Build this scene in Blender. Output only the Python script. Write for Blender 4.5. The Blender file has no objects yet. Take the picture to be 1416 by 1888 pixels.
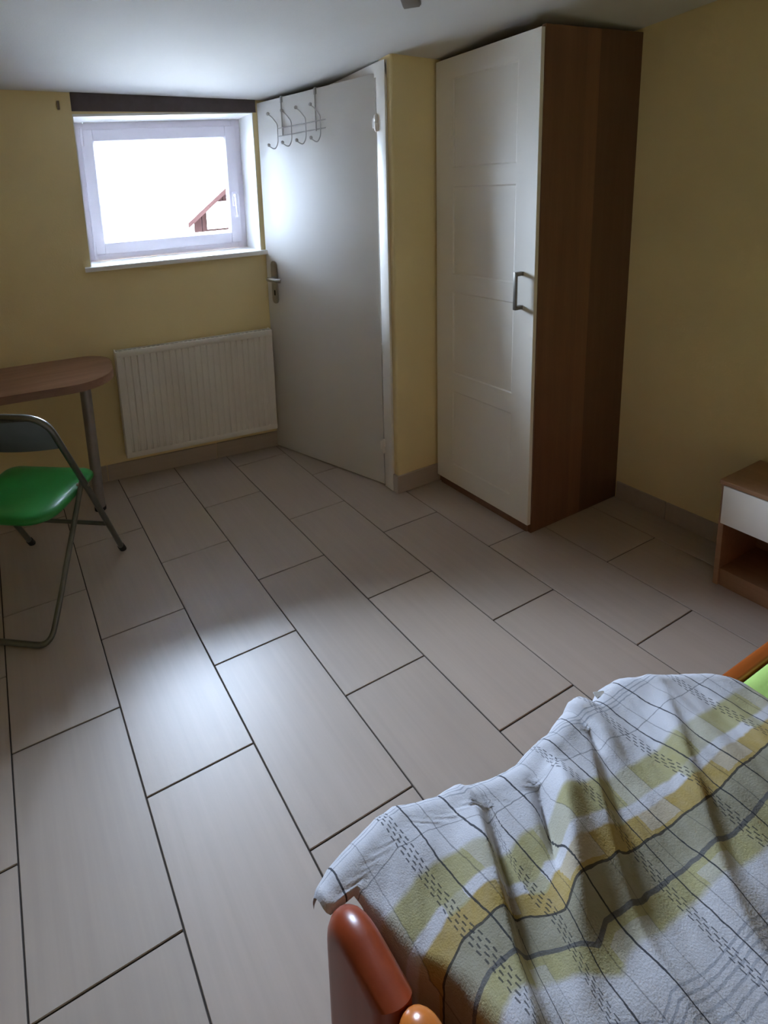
import bpy, bmesh, math, random
from mathutils import Vector, Matrix, noise

random.seed(7)
SC = bpy.context.scene
COL = SC.collection

# ------------------------------------------------------------------ camera
cam_d = bpy.data.cameras.new('camera')
cam = bpy.data.objects.new('camera', cam_d)
COL.objects.link(cam)
cam.matrix_world = Matrix(((0.8947179882650474, 0.14135167226803652, -0.42367372614067633, -0.17036283),
                           (-0.44231617824188296, 0.14888151158822582, -0.8844154532642696, -1.23776116),
                           (-0.06193641853053875, 0.9787001585032181, 0.19572909800378524, 1.48781229),
                           (0, 0, 0, 1)))
cam_d.sensor_fit = 'AUTO'
cam_d.sensor_width = 36.0
cam_d.lens = 20.3326
cam_d.shift_x = 0.1147963
cam_d.shift_y = -0.2040690
cam_d.clip_start = 0.02
cam_d.clip_end = 600
SC.camera = cam

# ------------------------------------------------------------------ sky and exposure
world = bpy.data.worlds.new('world')
SC.world = world
world.use_nodes = True
wn = world.node_tree
bg = wn.nodes['Background']
tcw = wn.nodes.new('ShaderNodeTexCoord')
sxw = wn.nodes.new('ShaderNodeSeparateXYZ')
wn.links.new(tcw.outputs['Generated'], sxw.inputs[0])
rpw = wn.nodes.new('ShaderNodeValToRGB')                       # overcast sky: brighter towards the zenith all round
rpw.color_ramp.elements[0].position = 0.0
rpw.color_ramp.elements[0].color = (0.21, 0.26, 0.35, 1)
rpw.color_ramp.elements[1].position = 0.8
rpw.color_ramp.elements[1].color = (0.74, 0.89, 1.16, 1)
wn.links.new(sxw.outputs[2], rpw.inputs[0])
wn.links.new(rpw.outputs[0], bg.inputs['Color'])
bg.inputs['Strength'].default_value = 14.0
SC.view_settings.view_transform = 'Standard'
SC.view_settings.look = 'None'
SC.view_settings.exposure = 3.75
SC.view_settings.gamma = 1.0
SC.view_settings.use_curve_mapping = False
SC.cycles.max_bounces = 14
SC.cycles.diffuse_bounces = 10
SC.cycles.sample_clamp_indirect = 6.0
SC.cycles.use_denoising = True

# window wall frame: s along the wall, d outward, z up
A0 = Vector((0.211, 1.74, 0.0))
TW = Vector((0.99268676, -0.12071869, 0.0))
NW = Vector((0.12071869, 0.99268676, 0.0))


def wmap(p):                      # (s, depth, z) -> world
    return A0 + TW * p[0] + NW * p[1] + Vector((0, 0, p[2]))


def portal(loc, zax, xax, sx, sy):
    l = bpy.data.lights.new('window_portal', 'AREA')
    l.shape = 'RECTANGLE'
    l.size, l.size_y = sx, sy
    l.cycles.is_portal = True
    o = bpy.data.objects.new('window_portal', l)
    COL.objects.link(o)
    yax = zax.cross(xax)
    m = Matrix((xax, yax, zax)).transposed().to_4x4()
    m.translation = loc
    o.matrix_world = m


portal(wmap((0.528, 0.33, 1.52)), NW, -TW, 0.92, 0.74)

# ------------------------------------------------------------------ helpers
WM = {}


def S(r, g, b, a=1.0):
    f = lambda c: c / 12.92 if c <= 0.04045 else ((c + 0.055) / 1.055) ** 2.4
    return (f(r / 255), f(g / 255), f(b / 255), a)


def prop(o, label=None, cat=None, group=None, kind=None):
    if label: o['label'] = label
    if cat: o['category'] = cat
    if group: o['group'] = group
    if kind: o['kind'] = kind
    return o


def empty(name, loc, label=None, cat=None, group=None, kind=None):
    o = bpy.data.objects.new(name, None)
    COL.objects.link(o)
    o.location = loc
    o.empty_display_size = 0.05
    WM[o.name] = Matrix.Translation(Vector(loc))
    return prop(o, label, cat, group, kind)


def obj(name, bm, mat, parent=None, fn=None, smooth=35, kind=None, mats=None):
    if fn:
        for v in bm.verts:
            v.co = fn(v.co)
    bmesh.ops.recalc_face_normals(bm, faces=bm.faces[:])
    me = bpy.data.meshes.new(name)
    bm.to_mesh(me)
    bm.free()
    if parent is not None:
        me.transform(WM[parent.name].inverted())
    for m in (mats or [mat]):
        me.materials.append(m)
    if smooth:
        me.polygons.foreach_set('use_smooth', [True] * len(me.polygons))
        me.set_sharp_from_angle(angle=math.radians(smooth))
    me.update()
    o = bpy.data.objects.new(name, me)
    COL.objects.link(o)
    if parent is not None:
        o.parent = parent
        WM[o.name] = WM[parent.name]
    else:
        WM[o.name] = Matrix.Identity(4)
    if kind: o['kind'] = kind
    return o


def B():
    return bmesh.new()


def box(bm, lo, hi, bev=0.0, seg=2):
    x0, y0, z0 = lo
    x1, y1, z1 = hi
    vs = [bm.verts.new(p) for p in ((x0, y0, z0), (x1, y0, z0), (x1, y1, z0), (x0, y1, z0),
                                    (x0, y0, z1), (x1, y0, z1), (x1, y1, z1), (x0, y1, z1))]
    fs = [bm.faces.new([vs[i] for i in q]) for q in
          ((0, 3, 2, 1), (4, 5, 6, 7), (0, 1, 5, 4), (1, 2, 6, 5), (2, 3, 7, 6), (3, 0, 4, 7))]
    if bev > 0:
        es = list({e for f in fs for e in f.edges})
        bmesh.ops.bevel(bm, geom=es, offset=bev, offset_type='OFFSET', segments=seg, profile=0.5, affect='EDGES', clamp_overlap=True)
    return bm


def prism(bm, pts, h0, h1, axis='z', bev=0.0, seg=3):
    """extrude the 2-D outline pts between h0 and h1 along axis (x: pts=(y,z), y: pts=(x,z), z: pts=(x,y))"""
    def P(p, h):
        return {'x': (h, p[0], p[1]), 'y': (p[0], h, p[1]), 'z': (p[0], p[1], h)}[axis]
    a = [bm.verts.new(P(p, h0)) for p in pts]
    b = [bm.verts.new(P(p, h1)) for p in pts]
    n = len(pts)
    fa = bm.faces.new(a[::-1])
    fb = bm.faces.new(b)
    for i in range(n):
        j = (i + 1) % n
        bm.faces.new((a[i], a[j], b[j], b[i]))
    if bev > 0:
        es = list(fa.edges) + list(fb.edges)
        bmesh.ops.bevel(bm, geom=es, offset=bev, offset_type='OFFSET', segments=seg, profile=0.5, affect='EDGES', clamp_overlap=True)
    return bm


def tube(bm, pts, r, n=12, closed=False):
    pts = [Vector(p) for p in pts]
    m = len(pts)
    rr = r if isinstance(r, (list, tuple)) else [r] * m
    tang = []
    for i in range(m):
        a = pts[i - 1] if (i > 0 or closed) else pts[i]
        b = pts[(i + 1) % m] if (i < m - 1 or closed) else pts[i]
        tang.append((b - a).normalized())
    t0 = tang[0]
    up = Vector((0, 0, 1)) if abs(t0.z) < 0.9 else Vector((1, 0, 0))
    nx = t0.cross(up).normalized()
    rings = []
    for i in range(m):
        t = tang[i]
        nx = (nx - t * nx.dot(t)).normalized()
        ny = t.cross(nx)
        rings.append([bm.verts.new(pts[i] + (nx * math.cos(2 * math.pi * k / n) + ny * math.sin(2 * math.pi * k / n)) * rr[i]) for k in range(n)])
    for i in range(m if closed else m - 1):
        a, b = rings[i], rings[(i + 1) % m]
        for k in range(n):
            bm.faces.new((a[k], a[(k + 1) % n], b[(k + 1) % n], b[k]))
    if not closed:
        bm.faces.new(rings[0][::-1])
        bm.faces.new(rings[-1])
    return bm


def round_path(pts, rad, seg=6):
    """polyline with its inner corners rounded"""
    pts = [Vector(p) for p in pts]
    out = [pts[0]]
    for i in range(1, len(pts) - 1):
        p, a, b = pts[i], pts[i - 1], pts[i + 1]
        da, db = (a - p), (b - p)
        r = min(rad, da.length * 0.49, db.length * 0.49)
        pa, pb = p + da.normalized() * r, p + db.normalized() * r
        for k in range(seg + 1):
            t = k / seg
            out.append(pa * (1 - t) ** 2 + p * 2 * t * (1 - t) + pb * t * t)
    out.append(pts[-1])
    return out


def ball(bm, c, r, u=10, v=7, sc=(1, 1, 1)):
    m = Matrix.Translation(Vector(c)) @ Matrix.Diagonal((r * sc[0], r * sc[1], r * sc[2], 1))
    bmesh.ops.create_uvsphere(bm, u_segments=u, v_segments=v, radius=1, matrix=m)
    return bm


def rrect(x0, y0, x1, y1, r, seg=5):
    """rounded rectangle outline, r may be a 4-list (x0y0, x1y0, x1y1, x0y1)"""
    rs = r if isinstance(r, (list, tuple)) else [r] * 4
    out = []
    for (cx, cy, a0, q) in ((x0 + rs[0], y0 + rs[0], 180, rs[0]), (x1 - rs[1], y0 + rs[1], 270, rs[1]),
                            (x1 - rs[2], y1 - rs[2], 0, rs[2]), (x0 + rs[3], y1 - rs[3], 90, rs[3])):
        for k in range(seg + 1):
            a = math.radians(a0 + 90 * k / seg)
            out.append((cx + q * math.cos(a), cy + q * math.sin(a)))
    return out


def sstep(a, b, x):
    t = min(1.0, max(0.0, (x - a) / (b - a)))
    return t * t * (3 - 2 * t)


# ------------------------------------------------------------------ materials
class NT:
    def __init__(self, name):
        self.m = bpy.data.materials.new(name)
        self.m.use_nodes = True
        self.t = self.m.node_tree
        self.b = self.t.nodes['Principled BSDF']

    def n(self, typ, **kw):
        nd = self.t.nodes.new(typ)
        for k, v in kw.items():
            if k in nd.inputs:
                self.set(nd.inputs[k], v)
            else:
                setattr(nd, k, v)
        return nd

    def set(self, sock, v):
        if isinstance(v, bpy.types.NodeSocket):
            self.t.links.new(v, sock)
        else:
            sock.default_value = v

    def math(self, op, a, b=0.0, c=0.0):
        nd = self.t.nodes.new('ShaderNodeMath')
        nd.operation = op
        self.set(nd.inputs[0], a)
        self.set(nd.inputs[1], b)
        self.set(nd.inputs[2], c)
        return nd.outputs[0]

    def mix(self, f, a, b, blend='MIX'):
        nd = self.t.nodes.new('ShaderNodeMix')
        nd.data_type = 'RGBA'
        nd.blend_type = blend
        self.set(nd.inputs[0], f)
        self.set(nd.inputs[6], a)
        self.set(nd.inputs[7], b)
        return nd.outputs[2]

    def ramp(self, f, stops, interp='LINEAR'):
        nd = self.t.nodes.new('ShaderNodeValToRGB')
        self.set(nd.inputs[0], f)
        r = nd.color_ramp
        r.interpolation = interp
        while len(r.elements) < len(stops):
            r.elements.new(0.5)
        for e, (p, c) in zip(r.elements, stops):
            e.position = p
            e.color = c
        return nd.outputs[0]

    def pos(self, scale=(1, 1, 1), kind='POS'):
        if kind == 'POS':
            src = self.n('ShaderNodeNewGeometry').outputs['Position']
        else:
            src = self.n('ShaderNodeTexCoord').outputs['Object']
        mp = self.n('ShaderNodeMapping')
        self.t.links.new(src, mp.inputs[0])
        mp.inputs['Scale'].default_value = scale
        return mp.outputs[0]

    def noise(self, vec, scale, detail=3.0, rough=0.5):
        nd = self.n('ShaderNodeTexNoise')
        self.t.links.new(vec, nd.inputs['Vector'])
        nd.inputs['Scale'].default_value = scale
        nd.inputs['Detail'].default_value = detail
        nd.inputs['Roughness'].default_value = rough
        return nd.outputs['Fac']

    def bump(self, h, strength, dist=0.002):
        nd = self.n('ShaderNodeBump')
        self.set(nd.inputs['Height'], h)
        nd.inputs['Strength'].default_value = strength
        nd.inputs['Distance'].default_value = dist
        self.t.links.new(nd.outputs[0], self.b.inputs['Normal'])

    def out(self, color=None, rough=None, metal=None, spec=None):
        if color is not None: self.set(self.b.inputs['Base Color'], color)
        if rough is not None: self.set(self.b.inputs['Roughness'], rough)
        if metal is not None: self.set(self.b.inputs['Metallic'], metal)
        if spec is not None: self.set(self.b.inputs['Specular IOR Level'], spec)
        return self.m


def paint(name, c, rough=0.5, var=0.04, scale=3.0, bump=0.0, bscale=120.0, metal=0.0, spec=0.5):
    k = NT(name)
    p = k.pos()
    f = k.noise(p, scale, 4)
    dark = tuple(x * (1 - var * 2.2) for x in c[:3]) + (1,)
    lite = tuple(min(1, x * (1 + var * 2.2)) for x in c[:3]) + (1,)
    col = k.ramp(f, [(0.3, dark), (0.7, lite)])
    if bump:
        k.bump(k.noise(p, bscale, 3), bump, 0.002)
    return k.out(col, rough, metal, spec)


def wood(name, dark, mid, lite, axis='z', scale=1.0, rough=0.4, bands=None, ringy=False, spec=0.5):
    """grain runs along axis, in object space so it stays with the thing"""
    k = NT(name)
    st = {'x': (1.2, 22, 22), 'y': (22, 1.2, 22), 'z': (22, 22, 1.2)}[axis]
    st = tuple(v * scale for v in st)
    p = k.pos(st, 'OBJ')
    f1 = k.noise(p, 1.0, 5, 0.6)
    p2 = k.pos(tuple(v * 4.5 for v in st), 'OBJ')
    f2 = k.noise(p2, 1.0, 3, 0.6)
    f = k.math('ADD', k.math('MULTIPLY', f1, 0.7), k.math('MULTIPLY', f2, 0.3))
    col = k.ramp(f, [(0.28, dark), (0.5, mid), (0.72, lite)])
    if bands:
        ax, lst = bands       # tone of the separate veneer leaves across the board
        sx = k.n('ShaderNodeSeparateXYZ')
        k.t.links.new(k.n('ShaderNodeTexCoord').outputs['Object'], sx.inputs[0])
        u = k.math('ADD', k.math('MULTIPLY', sx.outputs[ax], 1.0), 0.5)
        tone = k.ramp(u, [(q + 0.5, (t, t, t, 1)) for q, t in lst], 'CONSTANT')
        col = k.mix(1.0, col, tone, 'MULTIPLY')
    if ringy:                 # knots
        v = k.n('ShaderNodeTexVoronoi')
        k.t.links.new(k.pos((3.0, 7.0, 7.0), 'OBJ'), v.inputs['Vector'])
        v.inputs['Scale'].default_value = 1.1
        kn = k.ramp(v.outputs['Distance'], [(0.04, (0.25, 0.16, 0.1, 1)), (0.12, (1, 1, 1, 1))])
        col = k.mix(0.8, col, kn, 'MULTIPLY')
    k.bump(f2, 0.08, 0.001)
    return k.out(col, rough, 0.0, spec)


M = {}
M['wall'] = paint('yellow_wall_paint', S(236, 216, 164), 0.75, 0.025, 2.0, 0.35, 160)
M['ceiling'] = paint('white_ceiling_paint', S(214, 211, 207), 0.85, 0.015, 2.0, 0.25, 140)
M['reveal'] = paint('white_plaster', S(232, 230, 226), 0.6, 0.01, 4, 0.15, 120)
M['grout'] = paint('dark_grout', S(62, 54, 48), 0.9, 0.08, 30, 0.3, 300)
M['door'] = paint('white_door_lacquer', S(220, 216, 210), 0.55, 0.012, 3, 0.05, 60, spec=0.35)
M['frame'] = paint('white_frame_lacquer', S(232, 226, 216), 0.4, 0.01, 3)
M['pvc'] = paint('white_window_plastic', S(228, 222, 232), 0.35, 0.01, 5)
M['rad'] = paint('radiator_enamel', S(228, 222, 212), 0.4, 0.012, 5)
M['beam'] = paint('dark_lintel', S(84, 72, 72), 0.55, 0.06, 20, 0.2, 80)
M['front'] = paint('cream_lacquer_front', S(234, 228, 216), 0.48, 0.012, 3, 0.04, 60, spec=0.4)
M['steel'] = paint('brushed_steel', S(178, 174, 168), 0.32, 0.03, 30, metal=1.0)
M['handle'] = paint('dull_grey_handle', S(128, 122, 112), 0.4, 0.03, 30, metal=0.8)
M['chair_metal'] = paint('grey_painted_tube', S(120, 122, 118), 0.3, 0.03, 20, metal=0.75)
M['chair_back'] = paint('grey_sheet_metal', S(98, 97, 90), 0.4, 0.03, 20, metal=0.15)
M['table_metal'] = paint('silver_grey_leg', S(158, 152, 150), 0.38, 0.03, 20, metal=0.5)
M['rubber'] = paint('black_rubber', S(24, 23, 22), 0.6, 0.05, 30)
M['vinyl'] = paint('green_vinyl', S(46, 142, 66), 0.3, 0.03, 12, 0.08, 180)
M['hookwire'] = paint('hook_wire_enamel', S(180, 175, 170), 0.35, 0.02, 20)
M['sheet'] = paint('light_green_sheet', S(176, 208, 110), 0.85, 0.03, 8, 0.4, 260)
M['box'] = paint('grey_fixture_plastic', S(120, 110, 104), 0.5, 0.02, 20)
M['rust'] = paint('dark_brown_metal', S(120, 100, 80), 0.6, 0.05, 20)
M['keyhole'] = paint('keyhole_black', S(14, 13, 12), 0.7, 0.02, 20)
M['inside'] = paint('dark_void', S(40, 34, 30), 0.8, 0.02, 20)
M['wardrobe'] = wood('beech_veneer', S(112, 76, 54), S(122, 84, 60), S(132, 93, 68), 'z', 1.0, 0.42,
                     bands=(0, [(-0.5, 0.94), (-0.045, 1.08), (0.03, 0.66)]))
M['night'] = wood('beech_veneer_small', S(140, 104, 74), S(152, 114, 82), S(162, 124, 92), 'y', 1.0, 0.4)
M['table'] = wood('walnut_laminate', S(128, 92, 72), S(148, 108, 86), S(166, 126, 102), 'x', 0.9, 0.38)
M['pine_red'] = wood('red_stained_pine', S(136, 54, 26), S(148, 62, 30), S(160, 72, 38), 'z', 0.7, 0.32)
M['pine'] = wood('orange_pine', S(186, 96, 34), S(204, 112, 44), S(220, 130, 58), 'y', 0.7, 0.25)
M['pine_rail'] = wood('orange_pine_rail', S(150, 72, 28), S(172, 88, 36), S(190, 104, 48), 'x', 0.7, 0.28, ringy=True)


def tile_mat(name, ax):
    k = NT(name)
    stretch = {'y': (46, 1.6, 1), 'x': (1.6, 46, 46)}[ax]
    f1 = k.noise(k.pos(stretch), 1.0, 4, 0.6)
    f2 = k.noise(k.pos(), 2.2, 3)
    f = k.math('ADD', k.math('MULTIPLY', f1, 0.6), k.math('MULTIPLY', f2, 0.4))
    col = k.ramp(f, [(0.25, S(171, 156, 143)), (0.5, S(178, 163, 149)), (0.75, S(185, 170, 156))])
    rnd = k.n('ShaderNodeObjectInfo').outputs['Random']
    tone = k.ramp(rnd, [(0.0, (0.94, 0.94, 0.94, 1)), (1.0, (1.03, 1.02, 1.01, 1))])
    col = k.mix(1.0, col, tone, 'MULTIPLY')
    k.bump(k.noise(k.pos((30, 30, 30)), 3.0, 3), 0.06, 0.002)
    return k.out(col, 0.37, 0.0, 0.65)


M['tile'] = tile_mat('beige_streaked_tile', 'y')
M['skirt'] = tile_mat('beige_skirting_tile', 'x')

k = NT('window_glass')
tr = k.n('ShaderNodeBsdfTransparent')
tr.inputs[0].default_value = (0.95, 0.97, 0.97, 1)
gl = k.n('ShaderNodeBsdfGlossy')
gl.inputs['Roughness'].default_value = 0.02
fr = k.n('ShaderNodeFresnel')
fr.inputs[0].default_value = 1.45
mx = k.n('ShaderNodeMixShader')
k.t.links.new(fr.outputs[0], mx.inputs[0])
k.t.links.new(tr.outputs[0], mx.inputs[1])
k.t.links.new(gl.outputs[0], mx.inputs[2])
k.t.links.new(mx.outputs[0], k.t.nodes['Material Output'].inputs[0])
M['glass'] = k.m


def duvet_mat():
    """woven plaid: bands run along the bed (by v), thin lines and dash rows run across it (by u); metres in the UV map"""
    k = NT('plaid_duvet_cotton')
    uvn = k.n('ShaderNodeUVMap')
    uvn.uv_map = 'cloth'
    wob = k.noise(k.pos(), 22.0, 3)
    wob2 = k.noise(k.pos(), 75.0, 2)
    sep = k.n('ShaderNodeSeparateXYZ')
    k.t.links.new(uvn.outputs[0], sep.inputs[0])
    w = k.math('ADD', k.math('MULTIPLY', k.math('SUBTRACT', wob, 0.5), 0.007), k.math('MULTIPLY', k.math('SUBTRACT', wob2, 0.5), 0.003))
    u = k.math('ADD', sep.outputs[0], w)
    v = k.math('ADD', sep.outputs[1], w)
    white = S(204, 202, 206)
    olive = S(168, 159, 106)
    grey = S(148, 141, 114)
    yel = S(172, 145, 66)
    PV = 0.46
    vf = k.math('FRACT', k.math('DIVIDE', k.math('ADD', v, 0.08), PV))
    seq = [(-0.08, white), (0.078, white), (0.086, olive), (0.128, olive), (0.132, white), (0.146, white), (0.150, yel), (0.181, yel),
           (0.184, grey), (0.228, grey), (0.236, olive), (0.262, olive), (0.270, white), (0.300, white), (0.375, white)]
    band = k.ramp(vf, [((q + 0.08) / PV, c) for q, c in seq])
    # checks: the bands fade to white in every other column
    uf = k.math('FRACT', k.math('DIVIDE', k.math('ADD', u, 0.05), 0.21))
    chk = k.math('MULTIPLY', k.math('GREATER_THAN', uf, 0.62), 0.38)
    # only outside the solid grey zone
    nz = k.math('GREATER_THAN', k.math('ABSOLUTE', k.math('SUBTRACT', vf, (0.21 + 0.08) / PV)), 0.075)
    col = k.mix(k.math('MULTIPLY', chk, nz), band, white)
    nar = k.math('LESS_THAN', k.math('ABSOLUTE', k.math('SUBTRACT', vf, (0.139 + 0.08) / PV)), 0.012 / PV)
    col = k.mix(k.math('MULTIPLY', nar, k.math('MULTIPLY', k.math('LESS_THAN', k.math('ABSOLUTE', k.math('SUBTRACT', uf, 0.36)), 0.08), 0.75)), col, olive)
    # a slub of lighter weft inside the bands
    slub = k.noise(k.pos((1, 1, 1)), 60.0, 3)
    col = k.mix(k.math('MULTIPLY', slub, 0.22), col, white)

    def line(coord, at, half, per=None):
        x = coord
        if per:
            x = k.math('MULTIPLY', k.math('FRACT', k.math('DIVIDE', k.math('SUBTRACT', coord, at - per / 2), per)), per)
            at = per / 2
        return k.math('LESS_THAN', k.math('ABSOLUTE', k.math('SUBTRACT', x, at)), half)
    ink = S(44, 46, 52)
    # stripes of thin grey-blue lines
    for c0 in (0.318, 0.327, 0.336, 0.346, 0.357, 0.368):
        col = k.mix(k.math('MULTIPLY', line(v, c0, 0.0015, PV), 0.4), col, S(96, 104, 124))
    for c0 in (-0.035, -0.027, -0.019):
        col = k.mix(k.math('MULTIPLY', line(v, c0, 0.0012, PV), 0.5), col, S(104, 112, 124))
    col = k.mix(k.math('MULTIPLY', line(v, 0.035, 0.0009, PV), 0.5), col, ink)
    col = k.mix(k.math('MULTIPLY', line(v, 0.182, 0.0017, PV), 0.85), col, ink)
    col = k.mix(k.math('MULTIPLY', line(v, 0.231, 0.0031, PV), 0.72), col, S(70, 72, 86))
    # thin dark lines across
    for at, half, a in ((0.045, 0.0013, 0.9), (0.072, 0.0009, 0.45), (0.112, 0.0014, 0.92), (0.160, 0.0008, 0.4)):
        col = k.mix(k.math('MULTIPLY', line(u, at, half, 0.21), a), col, ink)
    # rows of dashes
    us = k.math('MULTIPLY', k.math('FRACT', k.math('DIVIDE', k.math('SUBTRACT', u, 0.0), 0.21)), 0.21)
    inb = k.math('LESS_THAN', us, 0.0)
    uu = k.math('SUBTRACT', us, 0.004)
    ci = k.math('DIVIDE', uu, 0.0055)
    row = k.math('FLOOR', ci)
    inside = k.math('MULTIPLY', k.math('GREATER_THAN', row, -0.5), k.math('LESS_THAN', row, 3.5))
    thin = k.math('LESS_THAN', k.math('ABSOLUTE', k.math('SUBTRACT', k.math('FRACT', ci), 0.5)), 0.19)
    dash = k.math('LESS_THAN', k.math('FRACT', k.math('ADD', k.math('DIVIDE', v, 0.0135), k.math('MULTIPLY', row, 0.41))), 0.58)
    dm = k.math('MULTIPLY', k.math('MULTIPLY', inside, thin), dash)
    col = k.mix(k.math('MULTIPLY', dm, 0.78), col, ink)
    h = k.math('ADD', k.noise(k.pos(), 420.0, 2), k.math('MULTIPLY', k.noise(k.pos(), 45.0, 3), 1.5))
    k.bump(h, 0.35, 0.002)
    return k.out(col, 0.85, 0.0, 0.25)


M['duvet'] = duvet_mat()

# ------------------------------------------------------------------ room shell
XE = 2.265                       # east wall face
YP = 0.82                        # pillar wall face
XD = 1.46                        # door wall face
XWEST, YS = -2.4, -3.4


def zc(x, y):                    # underside of the slightly sloping ceiling
    return 2.003 - 0.063 * (x - 1.46) - 0.1025 * (y - 0.82)


floor = obj('floor', box(B(), (-2.55, -3.55, -0.12), (2.55, 2.15, -0.003)), M['grout'], kind='structure')
tile_mesh = None
G = 0.0019
for i in range(-9, 9):
    x0, x1 = i * 0.3 + G, (i + 1) * 0.3 - G
    cx0, cx1 = max(x0, XWEST), min(x1, XE)
    if cx1 - cx0 < 0.01: continue
    for j in range(-13, 8):
        if (j - i) % 2: continue
        y0, y1 = j * 0.3 + G, (j + 2) * 0.3 - G
        cy0, cy1 = max(y0, YS), min(y1, 1.98)
        if cy1 - cy0 < 0.01: continue
        full = (cx0, cx1, cy0, cy1) == (x0, x1, y0, y1)
        dz = random.uniform(-0.0004, 0.0004)
        if full and tile_mesh is not None:
            t = bpy.data.objects.new('tile', tile_mesh)
            COL.objects.link(t)
            t.parent = floor
            WM[t.name] = Matrix.Identity(4)
        else:
            o = (x0, y0, 0.0)
            t = obj('tile', box(B(), (cx0 - o[0], cy0 - o[1], -0.009), (cx1 - o[0], cy1 - o[1], 0.0), 0.0012, 1), M['tile'], smooth=0)
            t.parent = floor
            if full: tile_mesh = t.data
        t.location = (x0, y0, dz)

bm = B()
xs, ys = (-2.55, 2.55), (-3.55, 2.25)
lo = [bm.verts.new((x, y, zc(x, y))) for x, y in ((xs[0], ys[0]), (xs[1], ys[0]), (xs[1], ys[1]), (xs[0], ys[1]))]
hi = [bm.verts.new((v.co.x, v.co.y, v.co.z + 0.25)) for v in lo]
bm.faces.new(lo)
bm.faces.new(hi[::-1])
for q in range(4):
    bm.faces.new((lo[q], lo[(q + 1) % 4], hi[(q + 1) % 4], hi[q]))
obj('ceiling', bm, M['ceiling'], kind='structure', smooth=0)

HS0, HS1, HZ0, HZ1 = 0.083, 0.985, 1.13, 1.885        # window opening
WD = 0.31
bm = B()
for (s0, s1, z0, z1) in ((-2.85, HS0, -0.1, 2.9), (HS1, 2.45, -0.1, 2.9), (HS0, HS1, -0.1, HZ0), (HS0, HS1, HZ1, 2.9)):
    box(bm, (s0, 0, z0), (s1, WD, z1))
obj('wall_north', bm, M['wall'], fn=wmap, smooth=0, kind='structure')
obj('wall_east', box(B(), (XE, -3.55, -0.1), (XE + 0.15, YP, 2.9)), M['wall'], smooth=0, kind='structure')
bm = box(B(), (XE, YP, -0.1), (XE + 0.15, 1.9, 2.6))
obj('wall_corridor', bm, M['wall'], smooth=0, kind='structure')
obj('wall_west', box(B(), (XWEST - 0.15, -3.55, -0.1), (XWEST, 2.2, 2.9)), M['wall'], smooth=0, kind='structure')
obj('wall_south', box(B(), (XWEST, YS - 0.15, -0.1), (XE, YS, 2.9)), M['wall'], smooth=0, kind='structure')
# corner pillar: the short wall beside the wardrobe and the strip beside the door frame, with a rounded plaster corner
pl = [(XD + 0.11, 0.90), (XD, 0.90)]
for q in range(7):
    a = math.radians(180 + 90 * q / 6)
    pl.append((XD + 0.012 + 0.012 * math.cos(a), YP + 0.012 + 0.012 * math.sin(a)))
pl += [(XE, YP), (XE, 0.94), (XD + 0.11, 0.94)]
obj('wall_pillar', prism(B(), pl, -0.1, 2.6), M['wall'], kind='structure')

# skirting tiles
bb = empty('baseboard_north', (0, 0, 0), kind='structure')
for s0, s1 in ((-2.6, -2.36), (-2.357, -1.76), (-1.757, -1.16), (-1.157, -0.56), (-0.557, 0.04), (0.043, 0.64), (0.643, 1.24)):
    obj('tile', box(B(), (s0, -0.010, 0.0005), (s1, 0.0, 0.092), 0.0015, 1), M['skirt'], bb, fn=wmap, smooth=0)
bb = empty('baseboard_east', (0, 0, 0), kind='structure')
for y0, y1 in ((-3.39, -2.95), (-2.947, -2.35), (-2.347, -1.753), (-1.747, -1.15), (-1.147, -0.55), (-0.547, 0.05), (0.053, 0.265)):
    obj('tile', box(B(), (XE - 0.010, y0, 0.0005), (XE, y1, 0.08), 0.0015, 1), M['skirt'], bb, smooth=0)
bb = empty('baseboard_pillar', (0, 0, 0), kind='structure')
obj('tile', box(B(), (XD - 0.008, YP - 0.010, 0.0005), (1.712, YP, 0.09), 0.0015, 1), M['skirt'], bb, smooth=0)
obj('tile', box(B(), (XD - 0.010, YP - 0.009, 0.0005), (XD, YP + 0.030, 0.09), 0.0015, 1), M['skirt'], bb, smooth=0)

# ------------------------------------------------------------------ window
win = empty('window_1', wmap((0.53, 0.26, 1.15)), kind='structure')
bm = B()
box(bm, (HS0, 0.001, HZ1 - 0.012), (HS1, 0.25, HZ1))
box(bm, (HS1 - 0.004, 0.001, HZ0), (HS1, 0.25, HZ1 - 0.012))
box(bm, (HS0, 0.001, HZ0), (HS0 + 0.004, 0.25, HZ1 - 0.012))
obj('reveal', bm, M['reveal'], win, fn=wmap, smooth=0)


def ring(s0, s1, z0, z1, w, d0, d1, bev):
    bm = B()
    box(bm, (s0, d0, z0), (s0 + w, d1, z1), bev)
    box(bm, (s1 - w, d0, z0), (s1, d1, z1), bev)
    box(bm, (s0 + w - 0.001, d0 + 0.0004, z0), (s1 - w + 0.001, d1, z0 + w), bev)
    box(bm, (s0 + w - 0.001, d0 + 0.0004, z1 - w), (s1 - w + 0.001, d1, z1), bev)
    return bm


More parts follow.
